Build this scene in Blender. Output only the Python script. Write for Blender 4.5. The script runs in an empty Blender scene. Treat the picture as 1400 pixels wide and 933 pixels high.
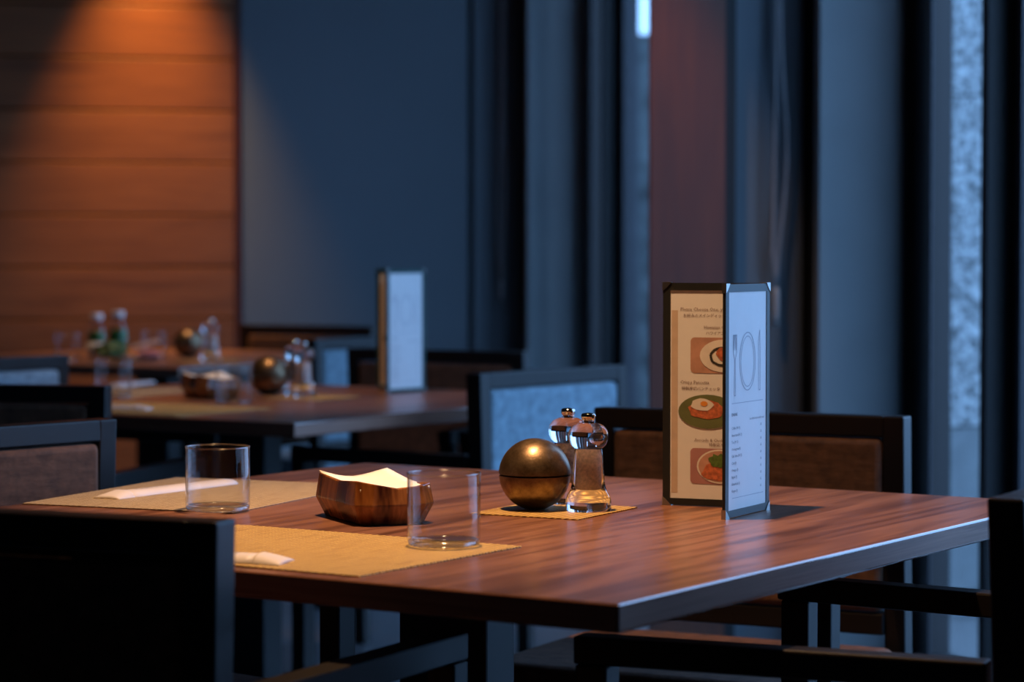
import bpy, bmesh, math, random
from mathutils import Vector, Matrix
random.seed(7)
PI = math.pi
S = bpy.context.scene
COL = S.collection

# ------------------------------------------------------------------ camera, sky, exposure
cam_d = bpy.data.cameras.new('camera'); cam = bpy.data.objects.new('camera', cam_d); COL.objects.link(cam)
cam.location = (0, 0, 1.07)
cam.rotation_euler = (math.radians(90 - 2.046), 0, 0)
cam_d.sensor_width = 36; cam_d.lens = 87.43
cam_d.dof.use_dof = True; cam_d.dof.focus_distance = 3.25; cam_d.dof.aperture_fstop = 4.3
cam_d.clip_end = 200
S.camera = cam
S.view_settings.view_transform = 'Standard'; S.view_settings.look = 'None'
S.view_settings.gamma = 1; S.view_settings.use_curve_mapping = False
S.view_settings.exposure = 0.0
W = bpy.data.worlds.new('sky'); S.world = W; W.use_nodes = True
bg = W.node_tree.nodes['Background']
bg.inputs['Color'].default_value = (0.29, 0.54, 1.0, 1); bg.inputs['Strength'].default_value = 4.3
S.cycles.sample_clamp_indirect = 4.0
S.cycles.max_bounces = 12; S.cycles.transparent_max_bounces = 24; S.cycles.transmission_bounces = 12

ROT = math.radians(13.56)                      # the window wall and the end wall turn against the view
OX, OY = 1.0, 6.4
def room(s, t, z=0.0):                         # s across the room, t along the window wall
    return Vector((OX + s*math.cos(ROT) - t*math.sin(ROT), OY + s*math.sin(ROT) + t*math.cos(ROT), z))

def area(name, loc, rot, sx, sy, col, power, portal=False):
    l = bpy.data.lights.new(name, 'AREA'); l.shape = 'RECTANGLE'; l.size = sx; l.size_y = sy
    l.energy = power; l.color = col; l.cycles.is_portal = portal
    o = bpy.data.objects.new(name, l); o.location = loc; o.rotation_euler = rot; COL.objects.link(o); return o
def spot(name, loc, target, power, ang, blend, col=(1, .58, .28), r=.03):
    l = bpy.data.lights.new(name, 'SPOT'); l.energy = power; l.spot_size = math.radians(ang); l.spot_blend = blend
    l.color = col; l.shadow_soft_size = r
    o = bpy.data.objects.new(name, l); o.location = loc
    o.rotation_euler = (Vector(target)-Vector(loc)).to_track_quat('-Z', 'Y').to_euler(); COL.objects.link(o); return o
# daylight portal in the glazed side of the room
area('daylight_portal', room(0.12, -1.85, 1.40), (PI/2, 0, ROT + PI/2), 3.6, 2.75, (1, 1, 1), 1, True)
area('daylight_portal_far', room(0.12, 1.77, 1.40), (PI/2, 0, ROT + PI/2), 2.8, 2.75, (1, 1, 1), 1, True)
# ceiling downlights of the room, and one spot added for the column
spot('downlight_table', (-.09, 3.20, 2.72), (-.03, 3.24, .72), 330, 59, 1)
spot('downlight_table_middle', (-.62, 5.95, 2.72), (-.60, 6.00, .72), 90, 48, 1)
spot('downlight_table_far', (-1.17, 8.2, 2.72), (-1.17, 8.3, .72), 90, 48, 1)
spot('added_column_spot', (.12, 5.55, 2.72), (.36, 6.32, 1.30), 70, 26, 1)  # added lamp that only warms the brown column board
q = room(-1.62, 3.14, 2.72)
spot('downlight_wood_wall', q, q + Vector((0.0, .06, -1)), 270, 52, 1, (1, .52, .13))

# ------------------------------------------------------------------ materials
def mat(name):
    m = bpy.data.materials.new(name); m.use_nodes = True
    nt = m.node_tree; b = nt.nodes['Principled BSDF']; return m, nt, b
def setc(b, c, r=.5, metal=0, spec=.5):
    b.inputs['Base Color'].default_value = (*c, 1); b.inputs['Roughness'].default_value = r
    b.inputs['Metallic'].default_value = metal; b.inputs['Specular IOR Level'].default_value = spec
def coords(nt, scale=(1, 1, 1), kind='Object'):
    tc = nt.nodes.new('ShaderNodeTexCoord'); mp = nt.nodes.new('ShaderNodeMapping')
    mp.inputs['Scale'].default_value = scale; nt.links.new(tc.outputs[kind], mp.inputs['Vector']); return mp
def noise(nt, scale, sc=(1, 1, 1), detail=4, rough=.55, dist=0, kind='Object'):
    mp = coords(nt, sc, kind); n = nt.nodes.new('ShaderNodeTexNoise'); n.inputs['Scale'].default_value = scale
    n.inputs['Detail'].default_value = detail; n.inputs['Roughness'].default_value = rough
    n.inputs['Distortion'].default_value = dist
    nt.links.new(mp.outputs[0], n.inputs['Vector']); return n.outputs['Fac']
def ramp(nt, fac, stops):
    r = nt.nodes.new('ShaderNodeValToRGB'); e = r.color_ramp.elements
    while len(e) < len(stops): e.new(.5)
    for i, (p_, c) in enumerate(stops): e[i].position = p_; e[i].color = (*c, 1)
    nt.links.new(fac, r.inputs['Fac']); return r.outputs['Color']
def bump(nt, b, h, strength=.3, dist=.002):
    n = nt.nodes.new('ShaderNodeBump'); n.inputs['Strength'].default_value = strength
    n.inputs['Distance'].default_value = dist; nt.links.new(h, n.inputs['Height']); nt.links.new(n.outputs[0], b.inputs['Normal'])
def plain(name, c, r=.5, metal=0, var=.12, scale=30, spec=.5, sheen=0):
    m, nt, b = mat(name); setc(b, c, r, metal, spec)
    f = noise(nt, scale)
    nt.links.new(ramp(nt, f, [(.3, tuple(v*(1-var) for v in c)), (.7, tuple(min(1, v*(1+var)) for v in c))]), b.inputs['Base Color'])
    if sheen: b.inputs['Sheen Weight'].default_value = sheen; b.inputs['Sheen Roughness'].default_value = .4
    return m
def grain(name, stops, sc, rough=.35, scale=3, detail=6, fine=.0, bumpy=.05, random_tone=False, dist=.6):
    m, nt, b = mat(name); setc(b, stops[0][1], rough)
    f = noise(nt, scale, sc, detail, .6, dist)
    c = ramp(nt, f, stops)
    f2 = noise(nt, scale*6, tuple(v*(1 if v > 2 else .6) for v in sc), 3)
    mx = nt.nodes.new('ShaderNodeMixRGB'); mx.blend_type = 'MULTIPLY'; mx.inputs['Fac'].default_value = .5
    nt.links.new(c, mx.inputs['Color1']); nt.links.new(ramp(nt, f2, [(.3, (.55, .5, .5)), (.65, (1, 1, 1))]), mx.inputs['Color2'])
    out = mx.outputs[0]
    if random_tone:
        oi = nt.nodes.new('ShaderNodeObjectInfo'); m2 = nt.nodes.new('ShaderNodeMixRGB'); m2.blend_type = 'MULTIPLY'; m2.inputs['Fac'].default_value = 1
        nt.links.new(out, m2.inputs['Color1']); nt.links.new(ramp(nt, oi.outputs['Random'], [(0, (.72, .68, .66)), (1, (1.0, 1.0, 1.0))]), m2.inputs['Color2']); out = m2.outputs[0]
    nt.links.new(out, b.inputs['Base Color'])
    if bumpy: bump(nt, b, f2, bumpy, .001)
    return m
M = {}
M['wood'] = grain('walnut_laminate', [(.33, (.090, .036, .022)), (.45, (.185, .080, .049)), (.53, (.27, .124, .076)), (.62, (.14, .060, .036)), (.7, (.21, .095, .058))], (9, .55, 9), .30, 2.2, 4, bumpy=.02)
M['edge'] = grain('walnut_edge_band', [(.35, (.20, .085, .055)), (.5, (.31, .15, .10)), (.65, (.24, .11, .07))], (1.2, 1.2, 40), .5, 2.0, 4, bumpy=.1)
M['edgegloss'] = plain('glossy_walnut_edge_radius', (.20, .09, .06), .12, spec=1.0)
bb_ = M['edgegloss'].node_tree.nodes['Principled BSDF']; bb_.inputs['Coat Weight'].default_value = 1; bb_.inputs['Coat Roughness'].default_value = .1
M['panel'] = grain('cherry_wall_plank', [(.3, (.26, .085, .026)), (.5, (.38, .13, .040)), (.7, (.31, .105, .032))], (.8, 6, 10), .45, 1.6, 5, bumpy=.08, random_tone=True)
M['columnwood'] = grain('dark_brown_column_wood', [(.3, (.10, .020, .003)), (.6, (.14, .028, .004))], (5, 5, .5), .45, 2)
M['boxwood'] = grain('polished_striped_wood', [(.36, (.05, .013, .005)), (.48, (.22, .075, .020)), (.56, (.36, .14, .04)), (.68, (.15, .048, .014))], (16, 16, 2.0), .22, 1.6, 3, bumpy=.05)
M['lacquer'] = plain('black_lacquered_wood', (.009, .007, .007), .40, scale=12, spec=.32)
M['velvet'] = plain('worn_brown_velvet', (.12, .055, .030), .85, var=.4, scale=45, sheen=.05)
M['slate'] = plain('slate_blue_velvet', (.19, .28, .34), .85, var=.3, scale=45, sheen=.5)
mm = M['velvet']; bump(mm.node_tree, mm.node_tree.nodes['Principled BSDF'], noise(mm.node_tree, 120, (.25, 1, 1), 5), .5, .003)
M['blue'] = plain('grey_painted_wall', (.12, .145, .165), .62, var=.05, scale=2)
M['screen'] = plain('pale_grey_fabric_panel', (.34, .38, .39), .8, var=.05, scale=5)
M['dark'] = plain('black_shadow_gap', (.006, .006, .007), .6)
M['frame'] = plain('black_window_metal', (.008, .008, .009), .5)
M['framegrey'] = plain('grey_window_metal', (.06, .06, .07), .45, .1)
M['ceil'] = plain('dark_ceiling_paint', (.05, .048, .046), .8)
M['rear'] = plain('dark_rear_wall_paint', (.02, .018, .016), .8)
M['floor'] = plain('polished_grey_stone_floor', (.13, .13, .14), .28, var=.15, scale=3)
M['iron'] = plain('black_cast_iron', (.012, .012, .014), .45)
M['paper'] = plain('white_paper', (.80, .79, .79), .42, var=.02)
M['napkin'] = plain('cream_napkin_paper', (.88, .83, .74), .8, var=.03)
M['packet'] = plain('white_packet_paper', (.66, .61, .60), .5, var=.03)
M['ink'] = plain('grey_print_ink', (.10, .10, .13), .6)
M['inkfaint'] = plain('pale_grey_print_ink', (.36, .37, .44), .6)
M['inkbrown'] = plain('brown_print_ink', (.16, .07, .06), .6)
M['band'] = plain('beige_printed_band', (.60, .46, .36), .6)
M['cover'] = plain('black_menu_cover', (.010, .012, .013), .45)
M['covergreen'] = plain('dark_green_menu_cover', (.012, .06, .06), .4)
M['chrome'] = plain('brushed_metal_corner', (.42, .42, .41), .3, 1)
M['mirror'] = plain('chrome_knob', (.8, .76, .7), .08, 1, .02)
M['cap'] = plain('white_plastic_cap', (.75, .74, .74), .4)
M['juice'] = plain('green_juice', (.035, .16, .035), .35, var=.3)
M['label'] = plain('white_bottle_label', (.7, .7, .68), .5)
M['salt'] = plain('pink_salt', (.70, .52, .44), .6, var=.25, scale=260)
M['pepper'] = plain('dark_peppercorns', (.30, .21, .17), .6, var=.5, scale=260)
M['cord'] = plain('grey_blind_cord', (.30, .29, .30), .5)
M['cordend'] = plain('pale_cord_weight', (.42, .42, .42), .5)
M['stone_rough'] = plain('rough_granite', (.36, .37, .37), .85, var=.6, scale=48)
mm = M['stone_rough']; rr_ = [n for n in mm.node_tree.nodes if n.type == 'VALTORGB'][0].color_ramp.elements; rr_[0].position = .44; rr_[1].position = .56
mm = M['stone_rough']; bump(mm.node_tree, mm.node_tree.nodes['Principled BSDF'], noise(mm.node_tree, 16, detail=6), .9, .03)
M['stone_fence'] = plain('dark_granite', (.10, .11, .11), .85, var=.6, scale=9)
M['stone_smooth'] = plain('smooth_granite', (.20, .21, .21), .7, var=.15, scale=14)
M['paving'] = plain('grey_paving', (.18, .18, .18), .8)
M['green'] = plain('salad_green', (.10, .15, .03), .6, var=.5, scale=60)
M['pink'] = plain('pink_food', (.55, .22, .25), .5, var=.3, scale=60)
M['bread'] = plain('pale_bread', (.70, .48, .36), .6, var=.2)
M['plate'] = plain('grey_glazed_plate', (.30, .30, .32), .25)
M['photo_bg'] = plain('printed_wood_board', (.50, .27, .20), .5, var=.2, scale=40)
M['photo_rose'] = plain('printed_rose_cloth', (.42, .20, .20), .5)
M['pr_white'] = plain('printed_white_plate', (.78, .72, .66), .5)
M['pr_green'] = plain('printed_green_plate', (.14, .16, .06), .5, var=.2)
M['pr_dark'] = plain('printed_dark_sauce', (.04, .035, .03), .5)
M['pr_meat'] = plain('printed_meat', (.52, .14, .06), .5, var=.4, scale=200)
M['pr_leaf'] = plain('printed_leaf', (.09, .16, .03), .5, var=.4, scale=200)
M['pr_yolk'] = plain('printed_yolk', (.80, .30, .05), .5)
def metal_ball():
    m, nt, b = mat('aged_bronze'); setc(b, (.2, .15, .1), .36, .9)
    f = noise(nt, 55, detail=8, rough=.75)
    nt.links.new(ramp(nt, f, [(.35, (.13, .085, .05)), (.55, (.24, .165, .10)), (.72, (.34, .25, .16))]), b.inputs['Base Color'])
    g = noise(nt, 320, detail=3); bump(nt, b, g, .25, .0006); return m
M['bronze'] = metal_ball()
def matweave():
    out = []
    for nm, c in (('golden_woven_vinyl', (.50, .30, .095)), ('dimmer_lit_woven_vinyl', (.42, .31, .19))):  # one vinyl twice: warm and weaker lamp light put into the colours
        m, nt, b = mat(nm); setc(b, c, .55)
        mp = coords(nt, (1, 1, 1)); w = nt.nodes.new('ShaderNodeTexWave'); w.bands_direction = 'X'; w.inputs['Scale'].default_value = 48; w.inputs['Distortion'].default_value = .4
        w2 = nt.nodes.new('ShaderNodeTexWave'); w2.bands_direction = 'Y'; w2.inputs['Scale'].default_value = 30; w2.inputs['Distortion'].default_value = .4
        nt.links.new(mp.outputs[0], w.inputs['Vector']); nt.links.new(mp.outputs[0], w2.inputs['Vector'])
        mu = nt.nodes.new('ShaderNodeMath'); mu.operation = 'MULTIPLY'; nt.links.new(w.outputs['Fac'], mu.inputs[0]); nt.links.new(w2.outputs['Fac'], mu.inputs[1])
        st = noise(nt, 14, (1, 18, 1), 3, .5)
        base = ramp(nt, mu.outputs[0], [(0, tuple(v*.5 for v in c)), (.5, c), (1, tuple(min(1, v*2.6) for v in c))])
        mx = nt.nodes.new('ShaderNodeMixRGB'); mx.blend_type = 'MULTIPLY'; mx.inputs['Fac'].default_value = 1
        nt.links.new(base, mx.inputs['Color1']); nt.links.new(ramp(nt, st, [(.38, (.7, .64, .55)), (.44, (1, 1, 1))]), mx.inputs['Color2'])
        nt.links.new(mx.outputs[0], b.inputs['Base Color']); bump(nt, b, mu.outputs[0], .5, .001); out.append(m)
    return out
M['mat'], M['mat_dim'] = matweave()
def thin_glass(name, tint=(.96, .97, 1), ior=1.5, rough=.0, ex=3.6):
    m = bpy.data.materials.new(name); m.use_nodes = True; nt = m.node_tree; nt.nodes.clear()
    o = nt.nodes.new('ShaderNodeOutputMaterial'); mx = nt.nodes.new('ShaderNodeMixShader')
    t = nt.nodes.new('ShaderNodeBsdfTransparent'); t.inputs[0].default_value = (*tint, 1)
    g = nt.nodes.new('ShaderNodeBsdfGlossy'); g.inputs['Roughness'].default_value = rough
    lw = nt.nodes.new('ShaderNodeLayerWeight'); lw.inputs['Blend'].default_value = .5        # Schlick: r0 + (1-r0) facing^5
    pw = nt.nodes.new('ShaderNodeMath'); pw.operation = 'POWER'; pw.inputs[1].default_value = ex
    fr = nt.nodes.new('ShaderNodeMath'); fr.operation = 'MULTIPLY_ADD'; r0 = ((ior-1)/(ior+1))**2; fr.inputs[1].default_value = 1-r0; fr.inputs[2].default_value = r0
    nt.links.new(lw.outputs['Facing'], pw.inputs[0]); nt.links.new(pw.outputs[0], fr.inputs[0])
    nt.links.new(fr.outputs[0], mx.inputs[0]); nt.links.new(t.outputs[0], mx.inputs[1]); nt.links.new(g.outputs[0], mx.inputs[2])
    nt.links.new(mx.outputs[0], o.inputs[0]); return m
M['glass'] = thin_glass('tumbler_glass', (.975, .98, .985), 1.27, .01)
M['glassedge'] = thin_glass('tumbler_rim_glass', (.95, .95, .95), 1.9, .12, 2.4)
M['pane'] = thin_glass('window_glass', (.90, .95, .97), 1.5, 0, 5)
def solid_glass(name, c=(1, 1, 1), ior=1.49):
    m, nt, b = mat(name); setc(b, c, .02); b.inputs['Transmission Weight'].default_value = 1; b.inputs['IOR'].default_value = ior; return m
M['acrylic'] = solid_glass('clear_acrylic', (.97, .97, .98))

# ------------------------------------------------------------------ mesh helpers
def newbm(): return bmesh.new()
def link(name, bm, m, parent=None, smooth=False, bevel=0, seg=2):
    me = bpy.data.meshes.new(name)
    bmesh.ops.recalc_face_normals(bm, faces=bm.faces); bm.normal_update()
    if bevel:
        bmesh.ops.bevel(bm, geom=[e for e in bm.edges if e.calc_length() > bevel*2.2 and (len(e.link_faces) == 2 and e.calc_face_angle(0) > .5)], offset=bevel, segments=seg, affect='EDGES', profile=.5, clamp_overlap=True)
    bmesh.ops.recalc_face_normals(bm, faces=bm.faces)
    bm.to_mesh(me); bm.free()
    for pl in me.polygons: pl.use_smooth = smooth
    me.materials.append(m)
    o = bpy.data.objects.new(name, me); COL.objects.link(o)
    if parent: o.parent = parent
    return o
def autosmooth(o, deg=35):
    for p_ in o.data.polygons: p_.use_smooth = True
    o.data.set_sharp_from_angle(angle=math.radians(deg)); return o
def flatbig(o):
    for p_ in o.data.polygons:
        if p_.area > .004: p_.use_smooth = False
    return o
def box(bm, x0, x1, y0, y1, z0, z1, mtx=None):
    v = [bm.verts.new((x, y, z)) for x in (x0, x1) for y in (y0, y1) for z in (z0, z1)]
    for f in ((0, 1, 3, 2), (4, 6, 7, 5), (0, 4, 5, 1), (2, 3, 7, 6), (0, 2, 6, 4), (1, 5, 7, 3)): bm.faces.new([v[i] for i in f])
    if mtx: bmesh.ops.transform(bm, matrix=mtx, verts=v)
    return v
def lathe(bm, prof, n=48, c=(0, 0)):
    rings = []
    for r, z in prof:
        if r < 1e-6: rings.append([bm.verts.new((c[0], c[1], z))])
        else: rings.append([bm.verts.new((c[0]+r*math.cos(2*PI*i/n), c[1]+r*math.sin(2*PI*i/n), z)) for i in range(n)])
    for a, b in zip(rings, rings[1:]):
        for i in range(n):
            j = (i+1) % n
            if len(a) == 1 and len(b) > 1: bm.faces.new((a[0], b[i], b[j]))
            elif len(b) == 1 and len(a) > 1: bm.faces.new((a[i], a[j], b[0]))
            elif len(a) > 1: bm.faces.new((a[i], a[j], b[j], b[i]))
def tube(bm, pts, r, n=8):
    rings = []
    for k, p_ in enumerate(pts):
        p_ = Vector(p_); d = (Vector(pts[min(k+1, len(pts)-1)])-Vector(pts[max(k-1, 0)])).normalized()
        a = d.orthogonal().normalized(); b = d.cross(a)
        if k and False: pass
        ref = Vector((0, 1, 0)) if abs(d.y) < .9 else Vector((1, 0, 0))
        a = d.cross(ref).normalized(); b = d.cross(a)
        rings.append([bm.verts.new(p_ + r*(a*math.cos(2*PI*i/n)+b*math.sin(2*PI*i/n))) for i in range(n)])
    for a, b in zip(rings, rings[1:]):
        for i in range(n): bm.faces.new((a[i], a[(i+1) % n], b[(i+1) % n], b[i]))
    bm.faces.new(rings[0]); bm.faces.new(rings[-1])
def poly(bm, pts): return bm.faces.new([bm.verts.new(p_) for p_ in pts])
def tag(o, label, cat, group=None):
    o['label'] = label; o['category'] = cat
    if group: o['group'] = group
    return o
def thing(name, label, cat, loc=(0, 0, 0), rz=0, group=None):
    o = bpy.data.objects.new(name, None); o.empty_display_size = .05; COL.objects.link(o)
    o.location = loc; o.rotation_euler = (0, 0, rz); return tag(o, label, cat, group)
def struct(o): o['kind'] = 'structure'; return o
def dup(root, loc, rz, label):
    def cp(o, parent):
        c = o.copy(); COL.objects.link(c); c.parent = parent
        for ch in o.children: cp(ch, c)
        return c
    r = cp(root, None); r.location = loc; r.rotation_euler = (0, 0, rz); r['label'] = label; return r

# ------------------------------------------------------------------ room shell (built in the room's own axes)
def rbox(name, s0, s1, t0, t1, z0, z1, m, parent=None, bevel=0):
    bm = newbm(); box(bm, s0, s1, t0, t1, z0, z1)
    if parent is None:
        o = link(name, bm, m, None, bevel=bevel); o.location = (OX, OY, 0); o.rotation_euler = (0, 0, ROT); struct(o)
    else: o = link(name, bm, m, parent, bevel=bevel)
    return o
H = 2.80
rbox('floor', -6.6, .12, -9.2, 3.65, -.06, 0, M['floor'])
rbox('ceiling', -6.6, .12, -9.2, 3.65, H, H+.1, M['ceil'])
rbox('wall_left', -6.7, -6.6, -9.2, 3.65, 0, H, M['rear'])
rbox('wall_rear', -6.6, .12, -9.3, -9.2, 0, H, M['rear'])
rbox('wall_end', -1.256, -.383, 3.40, 3.65, 0, H, M['blue'])
wb = rbox('wall_back', -6.6, -1.270, 3.455, 3.65, 0, H, M['dark'])
zs = [.043 + .195*i for i in range(-1, 16)]
for i in range(len(zs)-1):
    if zs[i] > H-.02: break
    rbox('plank', -6.6, -1.288, 3.395, 3.455, max(.0, zs[i]), min(H, zs[i+1]-.006), M['panel'], wb, bevel=.003)
rbox('shadow_strip_1', -1.284, -1.268, 3.39, 3.45, 0, H, M['columnwood'])  # dark strip standing in for the shadow gap between the two walls
# far pier: cord panel and pale panel between black gaps
f2 = rbox('wall_right', -.375, .12, 3.425, 3.65, 0, H, M['dark'])
rbox('panel', -.3645, -.170, 3.38, 3.425, 0, H, M['blue'], f2)
rbox('panel', -.194, .031, 3.20, 3.24, 0, H, M['screen'], f2)
rbox('panel_core', -.188, .031, 3.24, 3.425, 0, H, M['dark'], f2)
# near pier
f1 = rbox('wall_right', -.460, .12, .14, .34, 0, H, M['dark'])
rbox('panel', -.434, -.2307, .10, .14, 0, H, M['blue'], f1)
rbox('panel', -.2220, .0015, .0, .04, 0, H, M['screen'], f1)
rbox('panel_core', -.216, .0015, .04, .14, 0, H, M['dark'], f1)
rbox('dark_filler', .002, .022, -.02, .04, 0, H, M['dark'], f1)  # black filler added to cover a pale bar beside the panel
rbox('end_board', -.661, -.463, .035, .050, 0, H, M['columnwood'], f1)
rbox('end_board_core', -.652, -.43, .050, .062, 0, H, M['dark'], f1)

# windows: frames, mullions and glass along the right side
def window(name, t0, t1, mulls, first=False):
    w = rbox(name, .0, .09, t0, t1, 0, .05, M['frame'])
    rbox('head', .0, .09, t0, t1, H-.06, H, M['frame'], w)
    rbox('jamb', .022, .085, t1-.13, t1, .05, H-.06, M['frame'], w)
    rbox('jamb', .0, .085, t0, t0+.06, .05, H-.06, M['frame'], w)
    rbox('sash_stile', -.001, .005, t1-.195, t1-.150, .05, H-.06, M['framegrey'], w)
    for t in mulls:
        rbox('mullion', -.042, .028, t-.018, t+.018, .05, H-.06, M['frame'], w)
        rbox('mullion_core', .028, .085, t-.03, t+.03, .05, H-.06, M['frame'], w)
        rbox('sash_stile', .015, .07, t-.080, t-.048, .05, H-.06, M['framegrey'], w)
    ts = sorted(list(mulls)+[t0+.06, t1-.205])
    for a, b in zip(ts, ts[1:]):
        rbox('pane', .043, .049, a+.01, b-.01, .05, H-.06, M['pane'], w)
    return w
window('window_1', -3.7, 0.0, [-.602, -2.1])
rbox('wall_right', .0, .12, -9.2, -3.7, 0, H, M['rear'])  # unseen; solid length set to keep daylight off camera-facing sides
window('window_2', .34, 3.20, [2.70, 1.5])
# ------------------------------------------------------------------ outdoors
o = rbox('ground', .12, 14, -14, 14, -.30, -.20, M['paving'])
def pier(label, s0, s1, t0, t1, joints, top, smooth_below):
    t = thing('stone_pier', label, 'stone pier', (OX, OY, 0), ROT)
    zz = [-.20] + joints + [top]
    for a, b in zip(zz, zz[1:]):
        if b <= a: continue
        rough = a >= smooth_below
        bm = newbm(); box(bm, s0 + (0 if rough else -.012), s1, t0, t1, a+.004, b-.004)
        bmesh.ops.subdivide_edges(bm, edges=bm.edges[:], cuts=5, use_grid_fill=True)
        if rough:
            for v in bm.verts:
                v.co += Vector((random.uniform(-.008, .008), random.uniform(-.010, .006), 0))
        link('stone_block', bm, M['stone_rough'] if rough else M['stone_smooth'], t, bevel=0)
    return t
pier('tall pier of rough grey granite blocks seen through the window at right', 1.012, 1.90, 2.0, 2.03, [-.107, .465, 1.04, 1.609, 2.18, 2.75], 3.4, .4)
ow = rbox('added_dark_wall', .82, 3.2, 2.35, 2.50, -.2, 6, M['iron'])  # black wall added to keep the strip beside the pier dark
gw = rbox('stone_fence', -.1, 7, 7.2, 7.5, -.2, 2.27, M['stone_fence'])
del gw['kind']; tag(gw, 'dark granite garden wall outside, in the slit beside the brown column', 'stone wall')

# blind cords
def cord(label, s, t, ztop, zloop, zend, sway, g):
    c = thing('blind_cord', label, 'blind cord', (OX, OY, 0), ROT, None)
    for k, sg in enumerate((-1, 1)):
        pts = []
        for i in range(40):
            u = i/39; z = ztop + (zloop-ztop)*u
            x = s + sg*.006 + (sway*math.sin(PI*max(0, (u-.62)/.38))**2 if sg > 0 and u > .62 else 0) + .006*math.sin(u*4)
            if u > .95: x = s + sg*.006*(1-u)/.05
            pts.append((x, t, z))
        bm = newbm(); tube(bm, pts, .0048); link('strand', bm, M['cord'], c, True)
    bm = newbm(); lathe(bm, [(0, zend), (.007, zend), (.0065, zend+.03), (.0085, zloop-.005), (.004, zloop+.008), (0, zloop+.008)], 12)
    bmesh.ops.translate(bm, verts=bm.verts, vec=(s, t, 0)); link('weight', bm, M['cordend'], c, True)
cord('hanging loop of grey blind cord with a pale weight, behind the near menu stand', -.313, .07, H, .974, .879, .022, None)
cord('thin dark blind cord with a pale weight hanging on the far blue panel', -.266, 3.34, H, .957, .892, .012, None)

# ------------------------------------------------------------------ tables
U1 = Vector((-.840, .543, 0)); U2 = Vector((.543, .840, 0)); TR = math.atan2(-.543, .840)    # local x = -U1, local y = U2
T = .72
def table(label, corner, lx=1.2, ly=1.21):
    c = Vector((*corner, 0)) + U1*lx/2 + U2*ly/2
    t = thing('dining_table', label, 'table', c, TR, None)
    bm = newbm(); box(bm, -lx/2, lx/2, -ly/2, ly/2, T-.030, T); top = link('tabletop', bm, M['wood'], t, bevel=.003, seg=4)
    top.data.materials.append(M['edge']); top.data.materials.append(M['edgegloss'])
    for p_ in top.data.polygons:
        if abs(p_.normal.z) < .02: p_.material_index = 1
        elif abs(p_.normal.z) < .98: p_.material_index = 2; p_.use_smooth = False
    bm = newbm(); box(bm, -.28, .28, -.28, .28, T-.045, T-.030); link('mounting_plate', bm, M['iron'], t, bevel=.002)
    bm = newbm(); box(bm, -.075, .065, -.035, .035, .02, T-.045); link('pedestal', bm, M['iron'], t, bevel=.004)
    bm = newbm(); box(bm, -.25, .25, -.25, .25, 0, .02); link('base_plate', bm, M['iron'], t, bevel=.004)
    return t
table('large square walnut table nearest the camera, with a tall menu stand', (.106, 2.460))
table('walnut table in the middle, behind the nearest one', (-.445, 5.079))
table('far walnut table beside the wood wall, holding green juice bottles', (-1.004, 7.481))

# ------------------------------------------------------------------ chairs
def chair(label, loc, rz):
    t = thing('dining_armchair', label, 'chair', loc, rz, 'black armchairs around the tables')
    w = .27; ft = .300; dp = .487
    for sx in (-1, 1):                              # rear posts run up to the top rail, leaning back a little
        bm = newbm(); v = box(bm, sx*w-.0175-(.0175*sx), sx*w+.0175-(.0175*sx), -.024, .024, 0, .810)
        for k in v:
            if k.co.z < .1: k.co.y = k.co.y*.75 - .03
            else: k.co.y = k.co.y*.85
        link('leg', bm, M['lacquer'], t, bevel=.003)
    for sx in (-1, 1):
        bm = newbm(); box(bm, sx*ft-.018, sx*ft+.018, dp-.040, dp, 0, .602)
        link('leg', bm, M['lacquer'], t, bevel=.003)
        a = Vector((sx*(w-.0175), .022)); b = Vector((sx*ft, dp+.004))
        d = (b-a).normalized(); nn = Vector((-d.y, d.x))*.018
        bm = newbm(); vs = []
        for z in (.602, .634):
            vs.append([bm.verts.new((*p_, z)) for p_ in (a-nn, b-nn, b+nn, a+nn)])
        for i in range(4): bm.faces.new((vs[0][i], vs[0][(i+1) % 4], vs[1][(i+1) % 4], vs[1][i]))
        bm.faces.new(vs[0]); bm.faces.new(vs[1]); link('armrest', bm, M['lacquer'], t, bevel=.003)
        bm = newbm(); vs = []
        for z in (.345, .395):
            vs.append([bm.verts.new((*p_, z)) for p_ in (a-nn*.6, b-nn*.6-d*.04, b+nn*.6-d*.04, a+nn*.6)])
        for i in range(4): bm.faces.new((vs[0][i], vs[0][(i+1) % 4], vs[1][(i+1) % 4], vs[1][i]))
        bm.faces.new(vs[0]); bm.faces.new(vs[1]); link('side_rail', bm, M['lacquer'], t, bevel=.002)
    bm = newbm(); box(bm, -w+.033, w-.033, -.020, .020, .776, .810); link('top_rail', bm, M['lacquer'], t, bevel=.003)
    bm = newbm(); box(bm, -w+.033, w-.033, -.018, .018, .46, .495); link('lower_rail', bm, M['lacquer'], t, bevel=.003)
    bm = newbm(); box(bm, -ft+.02, ft-.02, dp-.033, dp-.008, .345, .395); link('front_rail', bm, M['lacquer'], t, bevel=.003)
    bm = newbm(); v = box(bm, -w+.036, w-.036, -.023, .023, .497, .774)
    flatbig(link('backrest', bm, M['velvet'], t, bevel=.011, seg=3, smooth=True))
    bm = newbm(); box(bm, -w+.01, w-.01, .026, dp-.045, .395, .445); flatbig(link('seat', bm, M['velvet'], t, bevel=.014, seg=3, smooth=True))
    return t
def face(dx, dy): return math.atan2(-dx, dy)       # yaw that turns local +y to (dx, dy)
c0 = chair('black armchair seen from behind in the lower left corner', (0, 0, 0), 0)
def put(o, loc, ang):  o.location = (*loc, 0); o.rotation_euler = (0, 0, ang)
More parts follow.
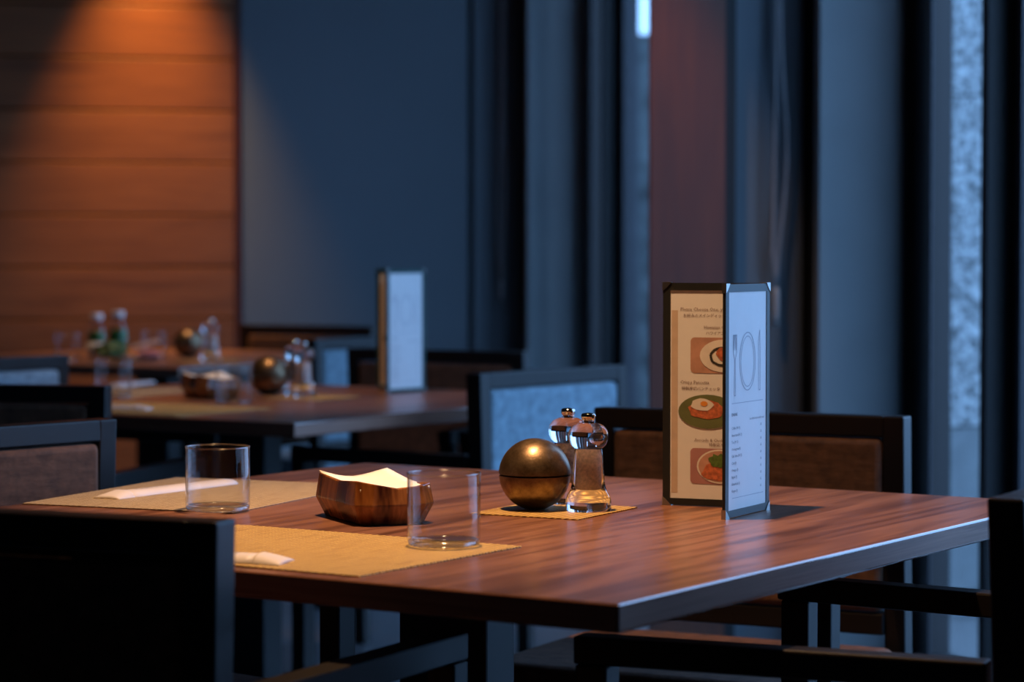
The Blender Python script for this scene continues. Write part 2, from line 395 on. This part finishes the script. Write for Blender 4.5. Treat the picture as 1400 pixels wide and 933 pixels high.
def back_from(end, deg, side):
    """end = outer end of back (world xy), deg = heading of facing clockwise from +Y, side = which end of the back it is"""
    h = math.radians(deg); f = Vector((math.sin(h), math.cos(h))); r = Vector((math.cos(h), -math.sin(h)))
    e = Vector(end); c = e - r*.27 if side == 'r' else e + r*.27
    return (c.x, c.y), -h
l, a = back_from((-.277, 2.405), 22, 'r'); put(c0, l, a)
SL = {}
def more(label, end, deg, side):
    l, a = back_from(end, deg, side); o = dup(c0, (*l, 0), a, label)
    if 'slate' in label:
        for ch in o.children:
            if ch.data.materials[0] == M['velvet']:
                if ch.data.name not in SL:
                    me = ch.data.copy(); me.name = ch.data.name+'_slate'; me.materials[0] = M['slate']
                    SL[ch.data.name] = me
                ch.data = SL[ch.data.name]
    return o
more('black armchair with slate velvet back, to the right of the middle table', (-.084, 5.310), -52, 'l')
more('black armchair with brown velvet back on the far side of the nearest table', (.627, 3.935), 207, 'l')
more('black armchair at the right picture edge, only its post and armrests showing', (.520, 2.615), -61, 'l')
more('black armchair with dull grey-brown velvet panel, left of the nearest table', (-.632, 3.890), 130, 'l')
more('black armchair at left, back to the camera, in front of the middle table', (-.786, 4.845), 10, 'r')
more('small slate velvet armchair back cut by the left picture edge, beside the middle table', (-1.14, 6.32), 124, 'l')
more('black armchair with brown velvet back behind the menu stand of the middle table', (.038, 6.50), 208, 'l')
more('low black armchair farthest back against the dark blue wall', (-.485, 8.74), 205, 'l')
more('slate velvet armchair back right of the middle table mills, beyond the table', (-.604, 7.44), -54, 'l')

# ------------------------------------------------------------------ placemats, coasters
def mat_at(label, corner, d1, l1, l2, m, name='placemat', cat='placemat', group=None, th=.0014):
    """corner and unit direction d1 of the side l1; the side l2 goes 90 degrees to the left of d1"""
    d1 = Vector(d1).normalized(); d2 = Vector((-d1.y, d1.x)); c = Vector(corner) + d1*l1/2 + d2*l2/2
    bm = newbm(); n1, n2 = int(l1/.006), int(l2/.006)
    ring = []
    def e(i): return .0010 if i % 2 else -.0004
    for i in range(n1): ring.append((-l1/2+l1*i/n1, -l2/2-e(i)))
    for i in range(n2): ring.append((l1/2+e(i), -l2/2+l2*i/n2))
    for i in range(n1): ring.append((l1/2-l1*i/n1, l2/2+e(i)))
    for i in range(n2): ring.append((-l1/2-e(i), l2/2-l2*i/n2))
    a = [bm.verts.new((x, y, 0)) for x, y in ring]; b = [bm.verts.new((x, y, th)) for x, y in ring]
    bm.faces.new(a); bm.faces.new(b)
    for i in range(len(a)): bm.faces.new((a[i], a[(i+1) % len(a)], b[(i+1) % len(a)], b[i]))
    o = link(name, bm, m); o.location = (c.x, c.y, T+.0003); o.rotation_euler = (0, 0, math.atan2(d1.y, d1.x)); tag(o, label, cat, group); return o
u2 = (U2.x, U2.y)
mat_at('golden woven placemat at the front of the nearest table', (-.165, 2.665), u2, .325, .43, M['mat'])
mat_at('woven placemat, coloured as less warmly lit, at the left of the nearest table', (-.374, 3.317), (.376, .927), .43, .33, M['mat_dim'])
mat_at('small woven coaster under the nearest bronze ball and mills', (.086, 3.234), (.48, .877), .178, .160, M['mat'], 'coaster', 'coaster')
mat_at('golden woven placemat at the front of the middle table', (-.716, 5.284), u2, .325, .43, M['mat'])
mat_at('woven placemat, coloured as less warmly lit, at the left of the middle table', (-.925, 5.936), (.42, .907), .43, .33, M['mat_dim'])
mat_at('small woven coaster under the mills of the middle table', (-.465, 5.853), u2, .178, .160, M['mat'], 'coaster', 'coaster')
mat_at('small woven coaster under the far mills', (-.955, 7.84), u2, .178, .160, M['mat'], 'coaster', 'coaster')

# ------------------------------------------------------------------ tumblers
def tumbler(label, x, y, z=T, r=.0435, h=.0860):
    t = thing('tumbler', label, 'glass', (x, y, z), 0, 'clear straight tumblers')
    w = .0013
    prof = [(0, 0), (r-.008, 0), (r-.003, .0008), (r-.0006, .004), (r, .008), (r, h-.0006), (r-.0006, h), (r-w+.0002, h-.0003), (r-w, h-.001), (r-w, .012), (r-.005, .0085), (r-.012, .0075), (0, .0075)]
    def ring_(name, R_, rr, z_):
        b_ = newbm(); lathe(b_, [(R_+rr*math.cos(k*PI/5), z_+rr*math.sin(k*PI/5)) for k in range(11)], 64); link(name, b_, M['glassedge'], t, True)
    bm = newbm(); lathe(bm, prof, 64); o = link('glass_body', bm, M['glass'], t); autosmooth(o, 50)
    ring_('rim', r-.0004, .0011, h); ring_('thick_base', r-.0042, .0036, .0040)
    return t
g0 = tumbler('empty clear tumbler on the golden placemat, nearest the camera', -.081, 2.946, T+.0018)
dup(g0, (-.397, 3.346, T+.0018), 0, 'empty clear tumbler on the placemat at left')
dup(g0, (-.959, 5.975, T+.0018), 0, 'blurred tumbler at the left of the middle table')
dup(g0, (-.643, 5.744, T+.0018), 0, 'blurred tumbler in front of the napkin box on the middle table')
dup(g0, (-1.448, 8.10, T), 0, 'blurred tumbler at far left of the far table, left of the bottles')
dup(g0, (-1.20, 8.32, T), 0, 'blurred tumbler behind the plate on the far table')

# ------------------------------------------------------------------ bronze balls
def ball(label, x, y, z):
    t = thing('bronze_ball', label, 'ball box', (x, y, z), 0, None); R = .0490; cz = R*.965
    def arc(a0, a1, n, rr=R): return [(rr*math.cos(a0+(a1-a0)*i/n), cz+rr*math.sin(a0+(a1-a0)*i/n)) for i in range(n+1)]
    bm = newbm(); lathe(bm, [(0, cz-.0008)]+[(R-.004, cz-.0008)]+arc(.028, PI/2-.02, 28)+[(0, cz+R)], 72); o = link('upper_shell', bm, M['bronze'], t); autosmooth(o, 40)
    a_ = math.asin(-.965)
    bm = newbm(); pr = [p_ for p_ in arc(-.028, -1.28, 28, R-.0006)]; lathe(bm, [(0, cz-.0012)]+[(R-.004, cz-.0012)]+pr+[(.012, 0.0006), (0, 0.0006)], 72); o = link('lower_shell', bm, M['bronze'], t); autosmooth(o, 40)
    return t
b0 = ball('bronze sphere on the nearest table, between napkin box and mills', .031, 3.362, T+.0018)
dup(b0, (-.596, 6.098, T), .7, 'bronze sphere on the middle table')
dup(b0, (-1.077, 8.262, T), .3, 'bronze sphere on the far table')

# ------------------------------------------------------------------ salt and pepper mills
def mill(label, x, y, z, filling):
    t = thing('spice_mill', label, 'mill', (x, y, z), 0, None); t.scale = (1.05, 1.05, 1.05)
    prof = [(0, 0), (.0285, 0), (.0295, .002), (.0295, .013), (.0275, .019), (.0235, .026), (.0215, .034), (.0200, .05), (.0190, .066), (.0182, .078), (.0175, .0795), (0, .0795)]
    bm = newbm(); lathe(bm, prof, 56); o = link('body', bm, M['acrylic'], t); autosmooth(o, 45)
    bm = newbm(); lathe(bm, [(0, .026), (.0118, .026), (.0112, .050), (.0106, .0775), (0, .0775)], 32); link('filling', bm, filling, t, True)
    bm = newbm(); head = [(0, .0803), (.018, .0803), (.0225, .084), (.0255, .0905), (.0262, .096), (.0245, .1035), (.0200, .1090), (.0135, .1120), (.0085, .1130), (.0080, .1165), (0, .1165)]
    lathe(bm, head, 56); o = link('head', bm, M['acrylic'], t); autosmooth(o, 45)
    bm = newbm(); lathe(bm, [(0, .1167), (.0078, .1167), (.0092, .1185), (.0094, .1225), (.0086, .1245), (.0050, .1255), (0, .1257)], 28); link('knob', bm, M['mirror'], t, True)
    return t
m0 = mill('clear mill with pink salt in front on the nearest table', .103, 3.345, T+.0018, M['salt'])
m1 = mill('clear mill half hidden behind the bronze sphere on the nearest table', .078, 3.450, T+.0018, M['pepper'])
dup(m0, (-.504, 6.005, T+.0018), 0, 'front one of the two clear mills on the middle table')
dup(m1, (-.536, 6.14, T+.0018), 0, 'rear one of the two clear mills on the middle table')
dup(m0, (-.966, 7.984, T+.0018), 0, 'front one of the two clear mills on the far table')
dup(m1, (-.985, 8.11, T+.0018), 0, 'rear one of the two clear mills on the far table')

# ------------------------------------------------------------------ napkin boxes
def napkin_box(label, nlabel, x, y, rz):
    t = thing('napkin_box', label, 'napkin box', (x, y, T), rz, None)
    hx, hy, ch = .055, .092, .018
    def ring(sx, sy, c, zf, inset=0):
        a, b = hx*sx-inset, hy*sy-inset
        pts = [(-a+c, -b), (0, -b), (a-c, -b), (a, -b+c), (a, 0), (a, b-c), (a-c, b), (0, b), (-a+c, b), (-a, b-c), (-a, 0), (-a, -b+c)]
        return [(px, py, zf(px, py)) for px, py in pts]
    def rim(px, py): return .0475 + .010*(abs(px)/hx)**2*(abs(py)/hy)**2*1.0 + .008*(py/hy)*(-px/hx > 0)*0 + .006*max(0, -px/hx)
    R0 = ring(.80, .86, ch*.8, lambda a, b: 0.0)
    R1 = ring(1, 1, ch, lambda a, b: .026)
    R2 = ring(.93, .95, ch, rim)
    R3 = ring(.93, .95, ch, rim, .007)
    R4 = ring(.80, .82, ch*.8, lambda a, b: .008, .006)
    bm = newbm(); V = [[bm.verts.new(p_) for p_ in R] for R in (R0, R1, R2, R3, R4)]
    for a, b in zip(V, V[1:]):
        for i in range(12): bm.faces.new((a[i], a[(i+1) % 12], b[(i+1) % 12], b[i]))
    bm.faces.new(V[0]); bm.faces.new(V[-1])
    o = link('tray', bm, M['boxwood'], t, bevel=.0016, seg=2)
    # stack of napkins, corners lifted
    np_ = thing('napkin_stack', nlabel, 'napkins', (x, y, T+.010), rz, None)
    for k in range(9):
        bm = newbm(); g = 8; vs = {}
        for layer in (0, 1):
            for i in range(g+1):
                for j in range(g+1):
                    u, v = i/g*2-1, j/g*2-1
                    z = .0012 + k*.0041 + layer*.0030 + (k/8)*(.005*max(0, v) + .008*max(0, -u)**1.5*max(0, v)**1.5 + .006*max(0, u)**1.5*max(0, .4+.6*v) + .002*math.sin(2.2*u-1))
                    q_ = .84+.16*k/8; vs[layer, i, j] = bm.verts.new((u*.0480*q_+random.uniform(-.0004, .0004), v*.0765*q_, z))
        for i in range(g):
            for j in range(g):
                bm.faces.new([vs[1, i, j], vs[1, i+1, j], vs[1, i+1, j+1], vs[1, i, j+1]])
                bm.faces.new([vs[0, i, j], vs[0, i, j+1], vs[0, i+1, j+1], vs[0, i+1, j]])
        for i in range(g):
            for (a, b) in (((i, 0), (i+1, 0)), ((i+1, g), (i, g)), ((0, i+1), (0, i)), ((g, i), (g, i+1))):
                bm.faces.new([vs[0, *a], vs[0, *b], vs[1, *b], vs[1, *a]])
        link('napkin', bm, M['napkin'], np_, True)
    return t, np_
BX = napkin_box('striped polished wood napkin box on the nearest table', 'cream napkins in the wood box on the nearest table', -.181, 3.252, .42)
dup(BX[0], (-.725, 5.98, T), .42, 'striped wood napkin box on the middle table')
dup(BX[1], (-.725, 5.98, T+.010), .42, 'cream napkins in the wood box on the middle table')

# ------------------------------------------------------------------ chopstick packets
def packet(label, end, d, L=.215, wd=.040, fold=.032):
    d = Vector(d).normalized(); c = Vector(end) + d*L/2
    t = thing('chopstick_packet', label, 'chopstick packet', (c.x, c.y, T+.0018), math.atan2(d.y, d.x), None)
    def slab(x0, x1, hf, name, m, wdx=wd, skew=0):
        bm = newbm(); n = 14; k = 8; top = []; bot = []
        for i in range(n+1):
            u = i/n; x = x0+(x1-x0)*u; top.append([]); bot.append([])
            for j in range(k+1):
                v = j/k*2-1; hgt = hf(u)*(1-v**4)+.0006
                top[-1].append(bm.verts.new((x+skew*v, v*wdx/2, hgt))); bot[-1].append(bm.verts.new((x+skew*v, v*wdx/2, 0.0)))
        for i in range(n):
            for j in range(k):
                bm.faces.new((top[i][j], top[i+1][j], top[i+1][j+1], top[i][j+1])); bm.faces.new((bot[i][j], bot[i][j+1], bot[i+1][j+1], bot[i+1][j]))
            bm.faces.new((top[i][0], bot[i][0], bot[i+1][0], top[i+1][0])); bm.faces.new((top[i][k], top[i+1][k], bot[i+1][k], bot[i][k]))
        for j in range(k):
            bm.faces.new((top[0][j], top[0][j+1], bot[0][j+1], bot[0][j])); bm.faces.new((top[n][j], bot[n][j], bot[n][j+1], top[n][j+1]))
        return link(name, bm, m, t, True)
    slab(-L/2+fold, L/2, lambda u: .0085*(.95-.2*u), 'sleeve', M['packet'])
    slab(-L/2, -L/2+fold+.002, lambda u: .0020+.0078*u**.6, 'folded_end', M['packet'], wd+.004, -.003)
    bm = newbm()
    for k in range(7):
        x = -L/2+fold+.030+k*.011
        poly(bm, [(x, -.003, .0090), (x+random.uniform(.003, .0075), -.003, .0090), (x+.006, .002, .0090), (x, .002, .0090)])
    link('printed_lettering', bm, M['inkfaint'], t)['kind'] = 'stuff'
    return t
packet('white paper chopstick packet on the golden placemat, cut off by the chair back', (-.252, 2.775), (-.93, .37), wd=.046)
packet('white paper chopstick packet lying across the left placemat', (-.573, 3.500), (.53, .85), L=.275)
packet('blurred white chopstick packet on the middle table front placemat', (-.800, 5.484), (-.93, .37))
packet('blurred white chopstick packet behind the left tumbler of the middle table', (-1.03, 6.41), (.3, .95))
packet('blurred white chopstick packet at the left of the far table', (-1.41, 7.90), (-.8, .6), L=.16)

# ------------------------------------------------------------------ menu stands
PW, PH = .152, .308
def flat(bm, pts, z): bm.faces.new([bm.verts.new((x, z, y)) for x, y in pts])
def ngon(cx, cy, rx, ry, n=28, j=0): return [(cx+rx*math.cos(2*PI*i/n)*(1+random.uniform(-j, j)), cy+ry*math.sin(2*PI*i/n)*(1+random.uniform(-j, j))) for i in range(n)]
def rrect(x0, x1, y0, y1, r):
    P = []
    for cx, cy, a in ((x1-r, y1-r, 0), (x0+r, y1-r, PI/2), (x0+r, y0+r, PI), (x1-r, y0+r, 1.5*PI)):
        P += [(cx+r*math.cos(a+k*PI/12), cy+r*math.sin(a+k*PI/12)) for k in range(7)]
    return P
def outline(bm, pts, w, y, closed=True):
    n = len(pts)
    for i in range(n if closed else n-1):
        a = Vector(pts[i]); b = Vector(pts[(i+1) % n]); d = (b-a)
        if d.length < 1e-7: continue
        q = Vector((-d.y, d.x)).normalized()*w/2
        flat(bm, [a-q, b-q, b+q, a+q], y)
def textmesh(lines, y, m, parent, name='printed_lettering'):
    """lines: (text, x, z, size, align) on the panel face at local depth y; face looks to local -y"""
    bm = newbm()
    for s_, x, z, size, al in lines:
        cu = bpy.data.curves.new('txt', 'FONT'); cu.body = s_; cu.size = size; cu.align_x = al; cu.resolution_u = 1
        to = bpy.data.objects.new('txt', cu); COL.objects.link(to)
        dg = bpy.context.evaluated_depsgraph_get(); me = bpy.data.meshes.new_from_object(to.evaluated_get(dg))
        me.transform(Matrix.Translation((x, y, z)) @ Matrix.Rotation(PI/2, 4, 'X'))
        bm.from_mesh(me); bpy.data.meshes.remove(me); bpy.data.objects.remove(to); bpy.data.curves.remove(cu)
    o = link(name, bm, m, parent); o['kind'] = 'stuff'; return o
def shapes(name, m, parent, fn):
    bm = newbm(); fn(bm); return link(name, bm, m, parent)
def menu_stand(label, spine, hd_in, hd_out, cov, detail=True):
    """spine: xy of the fold. hd_in / hd_out: unit directions from the spine along the two leaves."""
    t = thing('menu_stand', label, 'menu', (*spine, T), 0, None)
    def leaf(d, flip, inner):
        # local x runs left to right as seen from the camera's side, face looks to local -y
        d = Vector(d).normalized(); ang = math.atan2(-d.y, -d.x)       # x from leaf end to the spine
        fr = bpy.data.objects.new('leaf', None); COL.objects.link(fr); fr.parent = t; fr.rotation_euler = (0, 0, ang)
        bm = newbm(); x0, x1 = -PW, -.0012
        box(bm, x0, x1, 0, .0035, .001, PH); 
        o = link('leaf_board', bm, cov, t, bevel=.0008); o.rotation_euler = fr.rotation_euler
        e = o
        bpy.data.objects.remove(fr)
        bd = .0105
        bm = newbm()   # raised border frame
        for (a, b, c_, d_) in ((x0, x1, .001, bd), (x0, x1, PH-bd, PH), (x0, x0+bd, bd, PH-bd), (x1-bd, x1, bd, PH-bd)): box(bm, a, b, -.0014, 0, c_, d_)
        link('border', bm, cov, e)
        bm = newbm(); flat(bm, [(x0+bd*.9, bd*.9), (x1-bd*.9, bd*.9), (x1-bd*.9, PH-bd*.9), (x0+bd*.9, PH-bd*.9)], -.0005); link('menu_sheet', bm, M['paper'], e)
        for sx, X in ((1, x0), (-1, x1)):
            for sz, Z in ((1, 0.0), (-1, PH+.001)):
                bm = newbm(); pts = [(X-sx*.0006, Z), (X+sx*.0125, Z), (X+sx*.0085, Z+sz*.0045), (X+sx*.0045, Z+sz*.0085), (X-sx*.0006, Z+sz*.0125)]
                f = [bm.verts.new((x, -.0023, z)) for x, z in pts]; g = [bm.verts.new((x, .0042, z)) for x, z in pts]
                bm.faces.new(f); bm.faces.new(g)
                for i in range(5): bm.faces.new((f[i], f[(i+1) % 5], g[(i+1) % 5], g[i]))
                link('corner_cap', bm, M['chrome'], e)
        return e, x0, x1
    # ---- leaf with the drawing of plate, fork and knife and the list
    e, x0, x1 = leaf(hd_out, False, False)
    mx = (x0+x1)/2; Y = -.0008
    if True:
        ink = M['inkfaint']
        cx, cz = mx, .205
        shapes('plate_drawing', ink, e, lambda bm: (outline(bm, ngon(cx, cz, .0270, .0385, 40), .0011, Y), outline(bm, ngon(cx, cz, .0225, .0335, 40), .0009, Y)))
        def fork(bm):
            fx = cx-.043
            outline(bm, [(fx-.0022, cz-.044), (fx-.0012, cz+.004), (fx-.0055, cz+.012), (fx-.0060, cz+.036), (fx-.0035, cz+.036), (fx-.0030, cz+.016), (fx-.001, cz+.036), (fx+.001, cz+.036), (fx+.0030, cz+.016), (fx+.0035, cz+.036), (fx+.0060, cz+.036), (fx+.0055, cz+.012), (fx+.0012, cz+.004), (fx+.0022, cz-.044)], .0010, Y)
        def knife(bm):
            kx = cx+.041
            outline(bm, [(kx-.0022, cz-.040), (kx-.0030, cz+.002), (kx-.0035, cz+.026), (kx+.0015, cz+.041), (kx+.0028, cz+.002), (kx+.0032, cz-.040)], .0010, Y)
        shapes('fork_drawing', ink, e, fork); shapes('knife_drawing', ink, e, knife)
        shapes('printed_rule', ink, e, lambda bm: outline(bm, [(x0+.022, .151), (x1-.022, .151)], .0007, Y, False))
        shapes('printed_rule', ink, e, lambda bm: outline(bm, [(x0+.024, .026), (x1-.020, .026)], .0006, Y, False))
        xl = x0+.022; xr = x1-.030
        L = [('DRINK', xl, .134, .0065, 'LEFT'), ('Set drink menu with meal', x1-.018, .1265, .0048, 'RIGHT')]
        nm = ['Coffee (H / I)', 'American (H / I)', 'Tea (H / I)', 'Oolong tea (I)', 'Cafe latte (H / I)', 'Cola (I)', 'Orange (I)', 'Apple (I)', 'Grapefruit (I)', 'Ginger (I)']
        for i, s_ in enumerate(nm): L.append((s_, xl, .1165-.0092*i, .0052, 'LEFT')); L.append(('¥', xr, .1165-.0092*i, .0056, 'LEFT'))
        textmesh(L, Y, M['ink'], e)
    # ---- leaf with the three photographs of dishes
    e, x0, x1 = leaf(hd_in, True, True)
    if detail:
        def band(bm): flat(bm, [(x0+.0125, .018), (x0+.0215, .018), (x0+.0215, .270), (x0+.0125, .270)], -.0006)
        shapes('printed_band', M['band'], e, band)
        LX = x0
        textmesh([('Please Choose One, your Main', LX+.025, .2695, .0068, 'LEFT'), ('お好みのメインディッシュをお選びください', LX+.029, .2610, .0056, 'LEFT'),
                  ('Hawaiian Cream', LX+.059, .2450, .0064, 'LEFT'), ('ハワイアン仕立て', LX+.062, .2370, .0054, 'LEFT'),
                  ('Crispy Pancetta', LX+.025, .1690, .0066, 'LEFT'), ('特製厚切パンチェッタ', LX+.027, .1605, .0056, 'LEFT'),
                  ('Avocado & Chicken', LX+.046, .0900, .0058, 'LEFT'), ('特製彩り丼', LX+.067, .0835, .0056, 'LEFT')], Y, M['inkbrown'], e)
        def ph(k, cz, bgm): return shapes('printed_photo', bgm, e, lambda bm: flat(bm, rrect(LX+k, LX+k+.088, cz-.0245, cz+.0245, .006), -.00075))
        ph(.040, .2085, M['photo_bg'])
        shapes('printed_plate', M['pr_white'], e, lambda bm: flat(bm, ngon(LX+.088, .208, .0345, .0225), -.0010))
        shapes('printed_sauce', M['pr_dark'], e, lambda bm: outline(bm, ngon(LX+.086, .207, .017, .012, 28, .05), .0035, -.0012))
        shapes('printed_meat', M['pr_meat'], e, lambda bm: flat(bm, ngon(LX+.088, .2105, .010, .009, 16, .15), -.0013))
        shapes('printed_plate', M['pr_green'], e, lambda bm: flat(bm, ngon(LX+.065, .131, .0425, .0235), -.0010))
        shapes('printed_meat', M['pr_meat'], e, lambda bm: flat(bm, ngon(LX+.063, .133, .027, .0130, 22, .14), -.0012))
        shapes('printed_egg', M['pr_white'], e, lambda bm: flat(bm, ngon(LX+.057, .1405, .0165, .0085, 18, .10), -.0014))
        shapes('printed_yolk', M['pr_yolk'], e, lambda bm: flat(bm, ngon(LX+.060, .1420, .0052, .0034), -.0016))
        ph(.040, .0560, M['photo_rose'])
        shapes('printed_plate', M['pr_white'], e, lambda bm: flat(bm, ngon(LX+.083, .056, .0335, .0235), -.0010))
        shapes('printed_bowl_inside', M['photo_bg'], e, lambda bm: flat(bm, ngon(LX+.083, .056, .0310, .0215), -.0011))
        shapes('printed_meat', M['pr_meat'], e, lambda bm: flat(bm, ngon(LX+.076, .049, .019, .012, 20, .15), -.0013))
        shapes('printed_leaves', M['pr_leaf'], e, lambda bm: flat(bm, ngon(LX+.082, .064, .017, .0085, 22, .25), -.0015))
    return t
menu_stand('tall folded menu with black metal-cornered cover on the nearest table', (.349, 3.375), (-.92, .39), (-.47, -.883), M['cover'])
menu_stand('tall folded menu with green cover on the middle table, blurred', (-.219, 6.259), (-.83, .56), (-.60, -.80), M['covergreen'])

# ------------------------------------------------------------------ far table: juice bottles and plate of food
def bottle(label, x, y, z, lab):
    t = thing('juice_bottle', label, 'bottle', (x, y, z), 0, 'green juice bottles'); t.scale = (1.08, 1.08, 1.08)
    bm = newbm(); lathe(bm, [(0, 0), (.026, 0), (.0285, .004), (.0285, .070), (.026, .085), (.0185, .105), (.016, .112), (.016, .126), (.0145, .126), (.0145, .112), (.0170, .104), (.0245, .084), (.0270, .070), (.0270, .006), (0, .004)], 32)
    o = link('glass_body', bm, M['glass'], t); autosmooth(o, 50)
    bm = newbm(); lathe(bm, [(0, .0045), (.0262, .0065), (.0262, .070), (.0240, .084), (0, .084)], 32); link('juice', bm, M['juice'], t, True)
    bm = newbm(); lathe(bm, [(0, .121), (.0185, .121), (.0188, .1225), (.0188, .136), (.0175, .138), (0, .138)], 32); link('cap', bm, M['cap'], t, True)
    if lab:
        bm = newbm(); lathe(bm, [(.0288, .008), (.0295, .008), (.0295, .052), (.0288, .052)], 32); link('label', bm, M['label'], t, True)
    return t
bottle('green juice bottle with a white label, left of the two on the far table', -1.358, 8.13, T, True)
bottle('plain green juice bottle, right of the two on the far table', -1.270, 8.02, T+.011, False)
pl = thing('food_plate', 'grey plate on the far table, in front of the juice bottles', 'plate', (-1.215, 8.05, T), 0); pl.scale = (.85, .85, .85)
bm = newbm(); lathe(bm, [(0, 0), (.055, 0), (.095, .010), (.098, .0125), (.094, .0125), (.055, .004), (0, .004)], 48)
o = link('dish', bm, M['plate'], pl); autosmooth(o, 50)
def blob(label, name, cat, x, y, z, r, m, sq=(1, 1, .5), jit=.25, lvl=3):
    bm = newbm(); bmesh.ops.create_icosphere(bm, subdivisions=lvl, radius=r)
    for v in bm.verts: v.co = Vector((v.co.x*sq[0], v.co.y*sq[1], v.co.z*sq[2]))*(1+random.uniform(-jit, jit))
    zm = min(v.co.z for v in bm.verts); bmesh.ops.translate(bm, verts=bm.verts, vec=(0, 0, -zm))
    o = link(name, bm, m); o.location = (x, y, z); o['kind'] = 'stuff'; tag(o, label, cat); return o
blob('heap of dark green salad at the front of the far plate', 'salad', 'salad', -1.285, 7.955, T+.006, .050, M['green'])
blob('pink and white food on the right of the far plate', 'sliced_ham', 'food', -1.175, 8.03, T+.006, .024, M['pink'], (1.5, 1, .5))
bm = newbm(); box(bm, -.045, .045, -.012, .012, 0, .014); o = link('bread_stick', bm, M['bread'], bevel=.004); o.location = (-1.185, 8.05, T+.045); o.rotation_euler = (0, -.25, .2)
tag(o, 'pale piece of bread raised over the far plate', 'bread')
